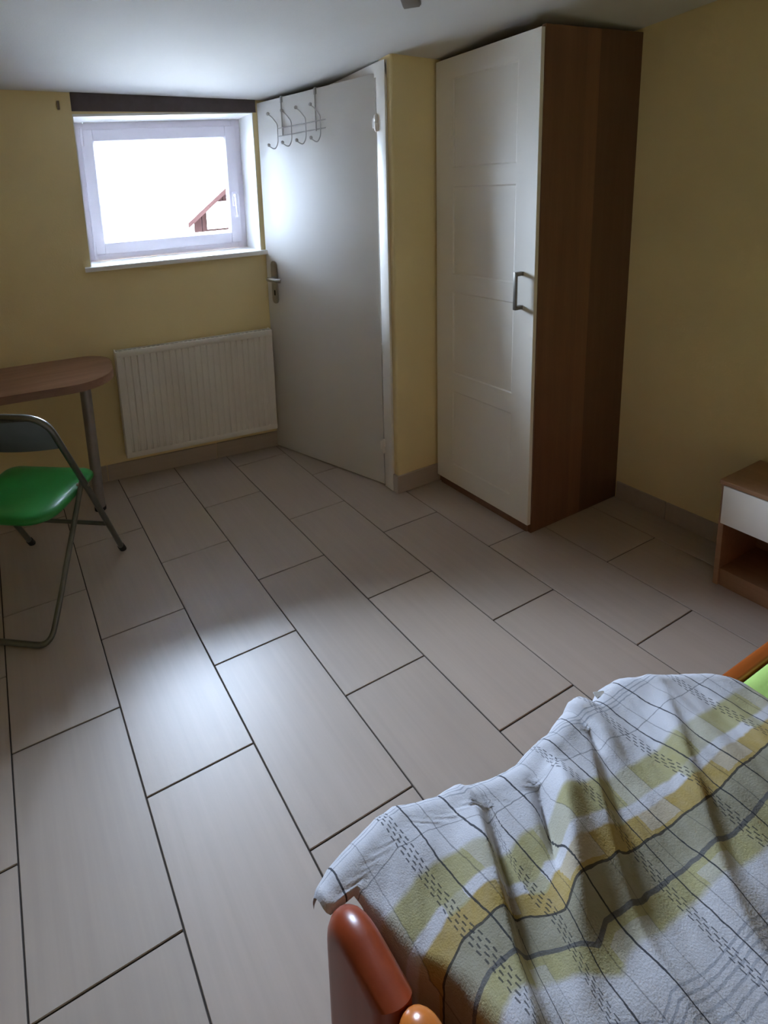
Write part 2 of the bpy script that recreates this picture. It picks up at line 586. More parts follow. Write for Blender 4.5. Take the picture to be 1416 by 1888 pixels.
ZB, ZT = 1.152, HZ1 - 0.012
obj('outer_frame', ring(HS0, HS1, ZB, ZT, 0.055, 0.245, 0.305, 0.003), M['pvc'], win, fn=wmap)
sash = obj('sash', ring(HS0 + 0.036, HS1 - 0.036, ZB + 0.036, ZT - 0.036, 0.060, 0.228, 0.292, 0.006), M['pvc'], win, fn=wmap)
obj('glazing_bead', ring(HS0 + 0.084, HS1 - 0.084, ZB + 0.084, ZT - 0.084, 0.016, 0.236, 0.262, 0.006), M['pvc'], sash, fn=wmap)
obj('pane', box(B(), (HS0 + 0.09, 0.262, ZB + 0.09), (HS1 - 0.09, 0.268, ZT - 0.09)), M['glass'], sash, fn=wmap, smooth=0)
bm = box(B(), (0.904, 0.214, 1.395), (0.932, 0.228, 1.475), 0.005)
tube(bm, [(0.918, 0.216, 1.455), (0.918, 0.180, 1.455)], 0.009, 10)
tube(bm, round_path([(0.918, 0.182, 1.462), (0.918, 0.178, 1.44), (0.920, 0.176, 1.335)], 0.02), [0.0105] * 8 + [0.008], 10)
obj('handle', bm, M['pvc'], sash, fn=wmap)
for z in (1.80, 1.215):
    bm = tube(B(), [(HS0 + 0.040, 0.224, z - 0.045), (HS0 + 0.040, 0.224, z + 0.045)], 0.0085, 10)
    obj('hinge', bm, M['pvc'], win, fn=wmap)
bm = prism(B(), [(-0.024, 1.130), (-0.024, 1.150), (-0.020, 1.154), (0.245, 1.154), (0.245, 1.130)], 0.055, 1.03, 'x')
obj('window_sill', bm, M['reveal'], win, fn=wmap)
obj('trim_1', prism(B(), [(HS0, 1.898), (HS1 + 0.016, 1.876), (HS1 + 0.016, 1.955), (HS0, 2.0)], -0.006, 0.05, 'y', 0.003, 2),
    M['beam'], fn=wmap, kind='structure')

# ------------------------------------------------------------------ door, ajar into the room
H0 = Vector((1.455, 0.895, 0.0))
TT = Vector((-0.32692, 0.94506, 0.0))
TB = Vector((0.94506, 0.32692, 0.0))


def dmap(p):                     # (distance from the hinge edge, depth behind the face, z)
    return H0 + TT * p[0] + TB * p[1] + Vector((0, 0, p[2]))


door = empty('door_1', (1.46, 0.895, 0), kind='structure')
bm = B()
box(bm, (XD - 0.014, 0.846, 0.0005), (XD - 0.0005, 0.907, 1.975), 0.003)
box(bm, (XD, 0.9005, 0.0005), (XD + 0.11, 0.930, 1.94), 0.002)
box(bm, (XD - 0.013, 1.535, 0.0005), (XD + 0.10, 1.580, 1.93), 0.002)
prism(bm, [(0.846, 1.925), (1.585, 1.900), (1.585, 1.930), (1.40, 1.949), (0.88, 1.985), (0.846, 1.984)], XD - 0.0135, XD + 0.10, 'x')
obj('door_frame', bm, M['frame'], door)
leaf = obj('leaf', prism(B(), [(0.021, 0.006), (0.756, 0.006), (0.756, 1.920), (0.021, 1.942)], 0.0, 0.040, 'y', 0.003, 2), M['door'], door, fn=dmap)
# lever handle on a long plate
plate = obj('handle_plate', prism(B(), rrect(0.674, 0.860, 0.717, 1.096, 0.020), -0.007, 0.0, 'y', 0.002, 2), M['steel'], leaf, fn=dmap)
bm = prism(B(), rrect(0.691, 0.905, 0.701, 0.935, 0.0049), -0.0078, -0.0068, 'y')
obj('keyhole', bm, M['keyhole'], leaf, fn=dmap)
bm = tube(B(), [(0.696, -0.006, 1.000), (0.696, -0.045, 1.000)], 0.010, 12)
tube(bm, round_path([(0.700, -0.047, 1.000), (0.680, -0.056, 1.001), (0.625, -0.054, 0.998), (0.612, -0.046, 0.997)], 0.02), 0.0125, 12)
obj('handle', bm, M['steel'], leaf, fn=dmap)
for z in (1.735, 0.215):
    bm = tube(B(), [(0.012, -0.010, z - 0.030), (0.012, -0.010, z - 0.001)], 0.0095, 12)
    tube(bm, [(0.012, -0.010, z + 0.001), (0.012, -0.010, z + 0.030)], 0.0095, 12)
    ball(bm, (0.012, -0.010, z + 0.031), 0.008, 10, 6)
    ball(bm, (0.012, -0.010, z - 0.031), 0.008, 10, 6)
    box(bm, (0.014, -0.008, z - 0.022), (0.034, 0.001, z + 0.022), 0.002)
    obj('hinge', bm, M['frame'], door, fn=dmap)

# over-door rack of wire hooks
rack = empty('hook_rack', dmap((0.46, -0.006, 1.70)), 'white wire hook rack hung over the top of the open white door', 'hook rack')
bm = B()
tube(bm, [(0.602, -0.006, 1.738), (0.298, -0.006, 1.747)], 0.0027, 8)
tube(bm, [(0.602, -0.006, 1.776), (0.298, -0.006, 1.785)], 0.0027, 8)
obj('crossbar', bm, M['hookwire'], rack, fn=dmap)
for d, zt in ((0.577, 1.9265), (0.357, 1.9330)):
    bm = B()
    tube(bm, round_path([(d, 0.047, zt - 0.030), (d, 0.047, zt + 0.004), (d, -0.005, zt + 0.004), (d, -0.005, 1.738)], 0.006, 3), 0.0034, 8)
    box(bm, (d - 0.010, -0.003, zt - 0.028), (d + 0.010, -0.001, zt + 0.003), 0.0008, 1)
    obj('bracket', bm, M['steel'], rack, fn=dmap)
for d, dz in ((0.630, 0.0), (0.535, 0.004), (0.441, 0.006), (0.350, 0.008)):
    bm = B()
    dd = d - 0.022
    tube(bm, round_path([(dd, -0.007, 1.786 + dz), (dd, -0.010, 1.80 + dz), (d - 0.004, -0.028, 1.835 + dz), (d, -0.046, 1.846 + dz)], 0.02, 4), 0.0026, 8)
    tube(bm, round_path([(dd, -0.007, 1.79 + dz), (dd, -0.008, 1.705 + dz), (dd + 0.004, -0.030, 1.672 + dz), (d, -0.052, 1.692 + dz)], 0.03, 5), 0.0026, 8)
    h = obj('hook', bm, M['hookwire'], rack, fn=dmap)
    obj('knob', ball(B(), (d, -0.049, 1.849 + dz), 0.009), M['hookwire'], h, fn=dmap)
    obj('knob', ball(B(), (d, -0.055, 1.697 + dz), 0.009), M['hookwire'], h, fn=dmap)

# ------------------------------------------------------------------ radiator
rad = empty('radiator', wmap((0.56, -0.05, 0.14)), 'white ribbed panel radiator on the yellow wall below the window', 'radiator')
s0, s1, z0, z1 = 0.145, 0.985, 0.145, 0.722
prof = []
npitch = 24
pw = (s1 - s0 - 0.05) / npitch
prof = [(s0, -0.088), (s0 + 0.004, -0.092), (s0 + 0.020, -0.092)]
for q in range(npitch):
    a = s0 + 0.025 + q * pw
    prof += [(a + pw * 0.10, -0.092), (a + pw * 0.26, -0.0865), (a + pw * 0.42, -0.0865), (a + pw * 0.58, -0.092)]
prof += [(s1 - 0.020, -0.092), (s1 - 0.004, -0.092), (s1, -0.088), (s1, -0.078), (s0, -0.078)]
bm = prism(B(), prof, z0 + 0.030, z1 - 0.030, 'z')
box(bm, (s0, -0.0925, z0), (s1, -0.078, z0 + 0.032), 0.004)
box(bm, (s0, -0.0925, z1 - 0.032), (s1, -0.078, z1), 0.004)
obj('front_panel', bm, M['rad'], rad, fn=wmap, smooth=25)
obj('back_panel', box(B(), (s0 + 0.01, -0.035, z0), (s1 - 0.01, -0.025, z1 - 0.006), 0.003), M['rad'], rad, fn=wmap)
for a, b in ((s0 - 0.002, s0 + 0.004), (s1 - 0.004, s1 + 0.002)):
    obj('side_panel', box(B(), (a, -0.086, z0 + 0.01), (b, -0.024, z1), 0.0015, 1), M['rad'], rad, fn=wmap)
bm = box(B(), (s0 + 0.004, -0.078, z1 - 0.016), (s1 - 0.004, -0.070, z1 - 0.002))
box(bm, (s0 + 0.004, -0.042, z1 - 0.016), (s1 - 0.004, -0.034, z1 - 0.002))
for q in range(34):
    a = s0 + 0.012 + q * 0.0243
    box(bm, (a, -0.072, z1 - 0.012), (a + 0.010, -0.040, z1 - 0.006))
obj('top_grille', bm, M['rad'], rad, fn=wmap, smooth=0)
for s in (s0 + 0.12, s1 - 0.12):
    obj('bracket', box(B(), (s, -0.026, z0 + 0.04), (s + 0.03, -0.002, z1 - 0.05)), M['rad'], rad, fn=wmap, smooth=0)

# ------------------------------------------------------------------ wardrobe
wx0, wx1, wy0, wy1, wz = 1.702, 2.2645, 0.272, 0.810, 1.992
ward = empty('wardrobe', (1.98, 0.54, 0), 'tall narrow beech wardrobe with cream panelled door between pillar and yellow wall', 'wardrobe')
t = 0.018
bm = prism(B(), [(wx0 + 0.010, 0.0005), (wx1, 0.0005), (wx1, wz), (wx0 + 0.010, wz)], wy0, wy0 + t, 'y', 0.0012, 1)
obj('side_panel', bm, M['wardrobe'], ward)
bm = prism(B(), [(wx0 + 0.010, 0.0005), (wx1, 0.0005), (wx1, wz - 0.048), (wx0 + 0.010, wz - 0.012)], wy1 - t, wy1, 'y', 0.0012, 1)
obj('side_panel', bm, M['wardrobe'], ward)
obj('top_panel', box(B(), (wx0 + 0.022, wy0 + t, wz - 0.075), (wx1, wy1 - t, wz - 0.057)), M['wardrobe'], ward, smooth=0)
obj('bottom_panel', box(B(), (wx0 + 0.022, wy0 + t, 0.048), (wx1, wy1 - t, 0.066)), M['wardrobe'], ward, smooth=0)
obj('back_panel', box(B(), (wx1 - 0.010, wy0 + t, 0.066), (wx1 - 0.004, wy1 - t, wz - 0.075)), M['wardrobe'], ward, smooth=0)
obj('plinth', box(B(), (wx0 + 0.003, wy0 + t, 0.0005), (wx0 + 0.019, wy1 - t, 0.048)), M['wardrobe'], ward, smooth=0)
# door with four recessed fields
dy0, dy1, dz0, dz1, dx0, dx1 = 0.276, 0.806, 0.040, 1.982, wx0 - 0.009, wx0 + 0.009
py0, py1 = 0.370, 0.705
fields = [(0.135, 0.507), (0.592, 0.977), (1.055, 1.442), (1.520, 1.890)]
bm = B()
zl = [dz0] + [z for f in fields for z in f] + [dz1]
yl = [dy0, py0, py1, dy1]
gv = {}
for a, y in enumerate(yl):
    for b, z in enumerate(zl):
        zz = z if b < len(zl) - 1 else z - 0.022 * (y - dy0)
        gv[a, b] = bm.verts.new((dx0, y, zz))
for a in range(3):
    for b in range(len(zl) - 1):
        q = (gv[a, b], gv[a + 1, b], gv[a + 1, b + 1], gv[a, b + 1])
        if a == 1 and b % 2 == 1:
            w, dp = 0.006, 0.0035
            ins = [bm.verts.new((dx0 + dp, v.co.y + (w if v.co.y < 0.5 else -w), v.co.z + (w if k < 2 else -w))) for k, v in enumerate(q)]
            for k in range(4):
                bm.faces.new((q[k], q[(k + 1) % 4], ins[(k + 1) % 4], ins[k]))
            bm.faces.new(ins)
        else:
            bm.faces.new(q)
be = [e for e in bm.edges if e.is_boundary]
ex = bmesh.ops.extrude_edge_only(bm, edges=be)
nv = [g for g in ex['geom'] if isinstance(g, bmesh.types.BMVert)]
for v in nv: v.co.x = dx1
bmesh.ops.contextual_create(bm, geom=[e for e in bm.edges if e.is_boundary])
wdoor = obj('door', bm, M['front'], ward, smooth=20)
bm = B()
tube(bm, [(dx0 - 0.034, 0.333, 0.962), (dx0 - 0.034, 0.333, 1.100)], 0.0055, 8)
bm = box(B(), (dx0 - 0.040, 0.326, 0.956), (dx0 - 0.030, 0.340, 1.106), 0.002)
for z in (0.956, 1.090):
    box(bm, (dx0 - 0.034, 0.325, z), (dx0 + 0.0005, 0.341, z + 0.016), 0.002)
obj('handle', bm, M['handle'], wdoor)

# ------------------------------------------------------------------ nightstand
nx0, nx1, ny0, ny1 = 2.0, 2.252, -0.660, -0.258
ns = empty('nightstand', (2.13, -0.46, 0), 'small beech nightstand with white drawer over an open shelf against the yellow wall', 'nightstand')
t = 0.016
obj('top_panel', box(B(), (nx0 - 0.008, ny0 - 0.004, 0.388), (nx1, ny1 + 0.004, 0.404), 0.0015, 1), M['night'], ns)
for a in (ny0, ny1 - t):
    obj('side_panel', box(B(), (nx0, a, 0.0005), (nx1, a + t, 0.388), 0.001, 1), M['night'], ns)
obj('back_panel', box(B(), (nx1 - 0.008, ny0 + t, 0.03), (nx1 - 0.002, ny1 - t, 0.388)), M['night'], ns, smooth=0)
obj('shelf', box(B(), (nx0 + 0.006, ny0 + t, 0.052), (nx1 - 0.008, ny1 - t, 0.066)), M['night'], ns, smooth=0)
obj('shelf', box(B(), (nx0 + 0.016, ny0 + t, 0.232), (nx1 - 0.008, ny1 - t, 0.244)), M['night'], ns, smooth=0)
obj('plinth', box(B(), (nx0 + 0.008, ny0 + t, 0.0005), (nx0 + 0.022, ny1 - t, 0.052)), M['night'], ns, smooth=0)
drw = obj('drawer', box(B(), (nx0 - 0.006, ny0 + 0.008, 0.243), (nx0 + 0.012, ny1 - 0.008, 0.384), 0.002), M['front'], ns)
bm = tube(B(), round_path([(nx0 - 0.004, -0.412, 0.315), (nx0 - 0.028, -0.412, 0.315), (nx0 - 0.028, -0.508, 0.315), (nx0 - 0.004, -0.508, 0.315)], 0.012, 4), 0.005, 8)
obj('handle', bm, M['steel'], drw)

# ------------------------------------------------------------------ table
ZT_ = 0.705
tab = empty('table', wmap((-0.42, -0.26, 0)), 'narrow walnut laminate table with rounded end against the yellow wall', 'table')
out = rrect(-0.98, -0.475, 0.118, -0.012, [0.16, 0.20, 0.15, 0.05], 10)
obj('tabletop', prism(B(), out, ZT_ - 0.036, ZT_, 'z', 0.006, 3), M['table'], tab, fn=wmap)
for (s, d) in ((-0.018, -0.275), (-0.84, -0.275)):
    lg = obj('leg', tube(B(), [(s, d, 0.012), (s, d, ZT_ - 0.036)], 0.0255, 20), M['table_metal'], tab, fn=wmap)
    bm = tube(B(), [(s, d, 0.0005), (s, d, 0.016)], 0.0275, 20)
    obj('foot_cap', bm, M['rubber'], lg, fn=wmap)
    bm = box(B(), (s - 0.05, d - 0.05, ZT_ - 0.041), (s + 0.05, d + 0.05, ZT_ - 0.0362), 0.001, 1)
    obj('mounting_plate', bm, M['table_metal'], lg, fn=wmap)

# ------------------------------------------------------------------ folding chair
OC = Vector((0.010, 1.209, 0.0))
LC = Vector((0.80170453, -0.59772054, 0.0))
FC = Vector((0.59772054, 0.80170453, 0.0))


def cmap(p):                     # (sideways, forward, z)
    return OC + LC * p[0] + FC * p[1] + Vector((0, 0, p[2]))


ch = empty('folding_chair', OC, 'folding chair with green vinyl seat and grey metal frame drawn up to the table', 'chair')
R = 0.0115
af = lambda z: -0.555 * z
W = 0.226
WF = 0.216
pts = [(WF, af(0.012), 0.012), (W, af(0.42), 0.42), (W - 0.004, af(0.785), 0.785), (-W + 0.004, af(0.785), 0.785), (-W, af(0.42), 0.42), (-WF, af(0.012), 0.012)]
obj('front_frame', tube(B(), round_path(pts, 0.085, 8), R, 14), M['chair_metal'], ch, fn=cmap)
for s in (1, -1):
    obj('foot_cap', tube(B(), [(s * WF, af(0.0005) + 0.002, 0.0008), (s * WF, af(0.03), 0.030)], R + 0.0025, 14), M['rubber'], ch, fn=cmap)
W2 = 0.2065
bf = lambda z: -0.555 + 0.735 * (z - 0.013)
pts = [(W2, bf(0.452), 0.452), (W2, bf(0.10), 0.10), (W2 - 0.004, bf(0.013), 0.013), (-W2 + 0.004, bf(0.013), 0.013), (-W2, bf(0.10), 0.10), (-W2, bf(0.452), 0.452)]
obj('rear_frame', tube(B(), round_path(pts, 0.06, 8), 0.0100, 14), M['chair_metal'], ch, fn=cmap)
obj('crossbar', tube(B(), [(0.220, af(0.19), 0.19), (-0.220, af(0.19), 0.19)], 0.0085, 12), M['chair_metal'], ch, fn=cmap)
for s in (1, -1):
    obj('pivot_bolt', tube(B(), [(s * 0.190, af(0.438), 0.438), (s * 0.240, af(0.438), 0.438)], 0.006, 10), M['steel'], ch, fn=cmap)
# seat: padded, crowned, with rounded corners
bm = B()
so = rrect(-0.195, -0.470, 0.195, -0.086, [0.10, 0.10, 0.05, 0.05], 8)
cx, cy = 0.0, -0.29
rings = []
for f, z in ((0.90, 0.398), (0.985, 0.402), (1.0, 0.410), (0.995, 0.418), (0.965, 0.426), (0.90, 0.431), (0.75, 0.434), (0.5, 0.4355), (0.25, 0.436)):
    rings.append([bm.verts.new((cx + (p[0] - cx) * f, cy + (p[1] - cy) * f, z)) for p in so])
for a, b in zip(rings, rings[1:]):
    for q in range(len(so)):
        bm.faces.new((a[q], a[(q + 1) % len(so)], b[(q + 1) % len(so)], b[q]))
bm.faces.new(rings[0][::-1])
bm.faces.new(rings[-1])
obj('seat', bm, M['vinyl'], ch, fn=cmap, smooth=60)
# backrest sheet between the uprights
bm = B()
rows = []
for zi in range(9):
    z = 0.640 + 0.142 * zi / 8
    row = []
    for q in range(25):
        s = -1 + 2 * q / 24
        ww = W - 0.006
        if z > 0.71:
            dzr = (z - 0.71) / 0.080
            ww -= 0.075 * (1 - math.sqrt(max(0, 1 - dzr * dzr)))
        bow = -0.020 * (1 - s * s)
        zb = 0.012 * (1 - s * s) if zi == 0 else 0.0
        row.append(bm.verts.new((s * ww, af(z) + bow - 0.001, z - zb)))
    rows.append(row)
for a, b in zip(rows, rows[1:]):
    for q in range(24):
        bm.faces.new((a[q], a[q + 1], b[q + 1], b[q]))
bmesh.ops.solidify(bm, geom=bm.faces[:], thickness=0.006)
obj('backrest', bm, M['chair_back'], ch, fn=cmap, smooth=50)

# ------------------------------------------------------------------ bed
bed = empty('bed_frame', (1.15, -1.15, 0), 'orange pine bed frame with reddish rounded footboard post under the plaid duvet', 'bed')
fx0, fx1 = 0.112, 0.164


def bullnose(pts, x0, x1):
    """board with the outline pts (y, z) between x0 and x1, its edge rounded over the full thickness"""
    n = len(pts)
    r_ = (x1 - x0) / 2
    P = [Vector(p) for p in pts]
    area = sum(P[q].x * P[(q + 1) % n].y - P[(q + 1) % n].x * P[q].y for q in range(n))
    sg = 1 if area > 0 else -1
    nrm = []
    for q in range(n):
        a = (P[q] - P[q - 1]).normalized()
        b = (P[(q + 1) % n] - P[q]).normalized()
        na, nb = Vector((-a.y, a.x)) * sg, Vector((-b.y, b.x)) * sg
        m = (na + nb)
        nrm.append(m / max(0.6, m.dot(na)))
    bm = B()
    rings = []
    K = 6
    for q in range(-K, K + 1):
        a = math.pi / 2 * q / K
        ins = r_ * (1 - math.cos(a)) * 0.96
        x = (x0 + x1) / 2 + r_ * math.sin(a)
        rings.append([bm.verts.new((x, P[w].x + nrm[w].x * ins, P[w].y + nrm[w].y * ins)) for w in range(n)])
    for a, b in zip(rings, rings[1:]):
        for w in range(n):
            bm.faces.new((a[w], a[(w + 1) % n], b[(w + 1) % n], b[w]))
    bm.faces.new(rings[0])
    bm.faces.new(rings[-1][::-1])
    return bm


def post(y0, y1, flip):
    """plank post with a domed top, y0 is its outer edge"""
    sgn = -1 if y1 < y0 else 1
    w = abs(y1 - y0)
    pts = [(0.0, 0.0005)]
    zt = 0.549
    for q in range(9):
        a = math.radians(180 - 90 * q / 8)
        pts.append((0.072 + 0.072 * math.cos(a), zt - 0.072 + 0.072 * math.sin(a)))
    pts += [(w, zt + 0.003), (w, 0.0005)]
    return bullnose([(y0 + sgn * p[0], p[1]) for p in pts], fx0, fx1 + 0.002)


obj('post', post(-0.692, -0.838, 0), M['pine_red'], bed)
obj('post', post(-1.640, -1.480, 1), M['pine_red'], bed)
foot = rrect(-1.479, 0.14, -0.8385, 0.574, [0.03, 0.03, 0.035, 0.035], 6)
obj('footboard', bullnose(foot, fx0 + 0.006, fx1 + 0.004), M['pine'], bed)
for y in (-0.690, -1.640):
    yy = (y, y - 0.027) if y > -1 else (y, y + 0.027)
    obj('side_rail', box(B(), (fx1, min(yy), 0.20), (2.19, max(yy), 0.405), 0.006, 3), M['pine_rail'], bed)
obj('headboard', prism(B(), rrect(-1.64, 0.10, -0.69, 0.80, [0.01, 0.01, 0.08, 0.08], 6), 2.19, 2.225, 'x', 0.008, 3), M['pine'], bed)
for y in (-0.72, -1.58):
    obj('leg', box(B(), (2.19, y - 0.03, 0.0005), (2.225, y + 0.03, 0.12)), M['pine'], bed, smooth=0)
for q in range(12):
    obj('slat', box(B(), (0.25 + q * 0.16, -1.612, 0.235), (0.33 + q * 0.16, -0.718, 0.252)), M['pine'], bed, smooth=0)

mat_bm = box(B(), (0.248, -1.610, 0.255), (2.180, -0.720, 0.425), 0.035, 5)
mt = obj('mattress', mat_bm, M['sheet'])
prop(mt, 'mattress in a light green fitted sheet on the orange pine bed', 'mattress')


# duvet: cloth coordinates u (along the bed) and v (inwards from the outer crest), kept in the UV map
def interp(tab, x):
    if x <= tab[0][0]: return tab[0][1]
    for (a, fa), (b, fb) in zip(tab, tab[1:]):
        if x <= b:
            t_ = (x - a) / (b - a)
            return fa + (fb - fa) * t_
    return tab[-1][1]


EDGE = [(0.10, -0.660), (0.134, -0.644), (0.157, -0.634), (0.204, -0.622), (0.267, -0.607), (0.301, -0.607), (0.334, -0.621), (0.37, -0.633), (0.411, -0.640), (0.44, -0.645),
        (0.504, -0.657), (0.555, -0.654), (0.578, -0.658), (0.612, -0.654), (0.642, -0.645), (0.69, -0.630), (0.735, -0.620), (0.752, -0.640), (0.79, -0.626), (0.842, -0.628),
        (0.896, -0.649), (0.971, -0.679), (1.015, -0.706), (1.05, -0.733), (1.069, -0.788)]
LEFT = [(-0.62, 0.124), (-0.670, 0.126), (-0.6825, 0.134), (-0.6885, 0.172), (-0.727, 0.180), (-0.761, 0.188), (-0.796, 0.193), (-0.81, 0.204), (-0.831, 0.218), (-0.862, 0.226), (-1.0, 0.232)]
VB = [(0.10, -0.84), (0.197, -0.824), (0.262, -0.808), (0.319, -0.814), (0.349, -0.823), (0.40, -0.852), (0.431, -0.843), (0.493, -0.848), (0.59, -0.850), (0.695, -0.861), (1.1, -0.856)]
FOLDS = [  # ridge line, height, width towards the foot, width towards the head, hidden cloth, where the fold dies out
    ([(0.440, -0.610), (0.412, -0.669), (0.371, -0.745), (0.338, -0.799), (0.301, -0.853), (0.273, -0.901), (0.23, -0.98)], 0.030, 0.050, 0.013, 0.095, 0.8),
    ([(0.650, -0.610), (0.590, -0.685), (0.527, -0.751), (0.447, -0.833), (0.398, -0.887), (0.35, -0.94)], 0.046, 0.020, 0.042, 0.040, 0.55),
    ([(0.715, -0.600), (0.706, -0.660), (0.690, -0.700), (0.672, -0.740), (0.640, -0.80)], 0.030, 0.016, 0.030, 0.030, 0.3),
    ([(0.560, -0.800), (0.500, -0.860), (0.455, -0.920), (0.43, -1.00), (0.42, -1.10)], 0.012, 0.040, 0.014, 0.010, 0.6),
    ([(0.330, -0.640), (0.300, -0.700), (0.27, -0.76)], 0.007, 0.030, 0.016, 0.0, 0.3),
    ([(0.93, -0.66), (0.885, -0.72), (0.84, -0.80), (0.80, -0.88)], 0.008, 0.030, 0.020, 0.0, 0.5),
    ([(0.68, -0.88), (0.60, -0.95), (0.54, -1.03), (0.50, -1.12)], 0.010, 0.045, 0.016, 0.008, 0.7),
]
CREASE = [  # sharp valleys beside the ridges: line, depth, half-width
    ([(0.580, -0.620), (0.532, -0.686), (0.493, -0.749), (0.451, -0.798), (0.422, -0.837), (0.400, -0.865)], 0.032, 0.010),
    ([(0.460, -0.620), (0.432, -0.672), (0.390, -0.748), (0.356, -0.802), (0.318, -0.856), (0.29, -0.91)], 0.018, 0.010),
    ([(0.700, -0.620), (0.688, -0.660), (0.672, -0.70), (0.650, -0.74)], 0.024, 0.011),
]


def smooth_line(poly):
    """x of a fold line as a smooth function of y (the lines run inwards from the outer edge), with its slope factor"""
    tab = [(-p[1], p[0]) for p in poly]
    (ya, xa), (yb, xb) = tab[0], tab[-1]
    (y1_, x1_), (y2_, x2_) = tab[1], tab[-2]
    tab = [(ya - 0.3, xa - 0.3 * (x1_ - xa) / (y1_ - ya))] + tab + [(yb + 0.5, xb + 0.5 * (xb - x2_) / (yb - y2_))]
    cs = (yb - ya) / math.hypot(yb - ya, xb - xa)

    def f(y):
        return sum(interp(tab, -y + o) * w for o, w in ((-0.03, 0.15), (-0.015, 0.22), (0, 0.26), (0.015, 0.22), (0.03, 0.15)))
    return f, cs, ya, yb


LINES = {id(p): smooth_line(p) for p in [f[0] for f in FOLDS] + [c[0] for c in CREASE]}


def fold_d(poly, x, y):
    """distance from the fold line, side (positive towards the head), place 0..1 along it"""
    f, cs, ya, yb = LINES[id(poly)]
    sd = (x - f(y)) * cs
    tp = min(1.5, max(0.0, (-y - ya) / (yb - ya)))
    return abs(sd), (1.0 if sd >= 0 else -1.0), tp


XR = 1.065                                     # end of the duvet towards the head of the bed


def left_x(s_):
    """foot end of the duvet at arc length s_ from the crest, pushed in behind the post"""
    return interp([(-y, x) for y, x in LEFT], 0.668 + max(s_, 0.0))


def duvet_point(x, s):
    """x along the bed, s arc length inwards from the crest (negative hangs down)"""
    ye = interp(EDGE, x)
    r = 0.034
    y = ye - r - max(s, 0.0) if s > 0 else ye - r
    u, h = x - 0.258, 0.0
    yq = y
    for poly, hh, wl, wr, gap, die in FOLDS:
        d, sg, tp = fold_d(poly, x, yq)
        fade = 1 - sstep(die, 1.0, tp)
        sd = d * sg
        w1 = (wl if sd < 0 else wr) * (0.8 + 0.5 * tp)
        h += hh * fade * math.exp(-((d / w1) ** 1.6))
        lo_, hi_ = (0.4 * wr, 2.4 * wr) if wl > wr else (-1.7 * wl, -0.5 * wl)
        u += gap * sstep(lo_ - 0.02 * tp * tp, hi_ + 0.04 * tp * tp, sd)
    for poly, dp, ww in CREASE:
        d, sg, tp = fold_d(poly, x, yq)
        h -= dp * sstep(0.15, 0.5, tp) * (1 - sstep(0.6, 1.0, tp)) * math.exp(-((d / ww) ** 1.5))
    h *= 0.35 + 0.65 * sstep(0.0, 0.08, max(s, 0.0))
    P = Vector((x * 5, y * 5, 0.3))
    rot_ = Vector((x * 0.86 - y * 0.5, x * 0.5 + y * 0.86, 0))       # wrinkles run with the folds
    Q = Vector((rot_.x * 26, rot_.y * 8, 1.7))
    h += 0.009 * noise.noise(P) + 0.005 * noise.noise(P * 2.3) + 0.0035 * noise.noise(Q) + 0.0015 * noise.noise(Q * 2.7)
    base = 0.485 + 0.012 * (1 - sstep(0.18, 0.30, x)) * (1 - sstep(0.08, 0.16, s)) + 0.014 * math.sin(max(0, min(1, (x - 0.15) / 0.9)) * math.pi) + 0.022 * sstep(0.0, 0.30, max(s, 0))
    xl = left_x(s)
    dl = x - xl
    rl = 0.010 + 0.010 * sstep(0.03, 0.09, s)
    fall = 0.0
    if dl < rl:
        q = 1 - max(0.0, dl) / rl
        fall -= rl * (1 - math.sqrt(max(0.0, 1 - q * q)))
    dr = XR - x
    rr_ = 0.045
    if dr < rr_:
        q = 1 - max(0.0, dr) / rr_
        fall -= rr_ * 1.2 * (1 - math.sqrt(max(0.0, 1 - q * q)))
    z = base + h + fall
    vv = 0.182 + 1.1 * (interp(VB, x) - y)
    if y < -0.684 and x > 0.25: z = max(z, 0.433)
    if s > 0:
        return Vector((x, y, z)), u, vv
    ph = -s / r
    if ph < math.pi / 2:
        zz_ = z - r + r * math.cos(ph)
        return Vector((x, ye - r + r * math.sin(ph), max(zz_, 0.433) if ye < -0.675 else zz_)), u, vv + s * 1.1
    dn = (-s - r * math.pi / 2) * (0.06 + 0.94 * sstep(0.12, 0.42, x)) * (1 - 0.97 * sstep(0.84, 0.93, x))
    sway = 0.012 * math.sin(x * 31) * min(1, dn / 0.08)
    zz_ = z - r - dn
    return Vector((x, ye + sway * (ye > -0.66) - 0.08 * dn, max(zz_, 0.433) if ye < -0.675 else zz_)), u, vv + s * 1.1


bm = B()
uvl = bm.loops.layers.uv.new('cloth')
NX = 300
svals = [-0.20 + 0.0125 * q for q in range(16)] + [-0.008 + 0.0062 * q for q in range(1, 72)]
while svals[-1] < 0.93: svals.append(svals[-1] + 0.02)
grid = []
for s in svals:
    row = []
    xl = left_x(s)
    for q in range(NX + 1):
        x = xl + (XR - xl) * q / NX
        p, u, v = duvet_point(x, s)
        if p.y < -1.60: p.y = -1.60
        row.append((bm.verts.new(p), u, v))
    grid.append(row)
for a, b in zip(grid, grid[1:]):
    for q in range(NX):
        f = bm.faces.new((a[q][0], a[q + 1][0], b[q + 1][0], b[q][0]))
        for lp, c in zip(f.loops, (a[q], a[q + 1], b[q + 1], b[q])):
            lp[uvl].uv = (c[1], c[2])
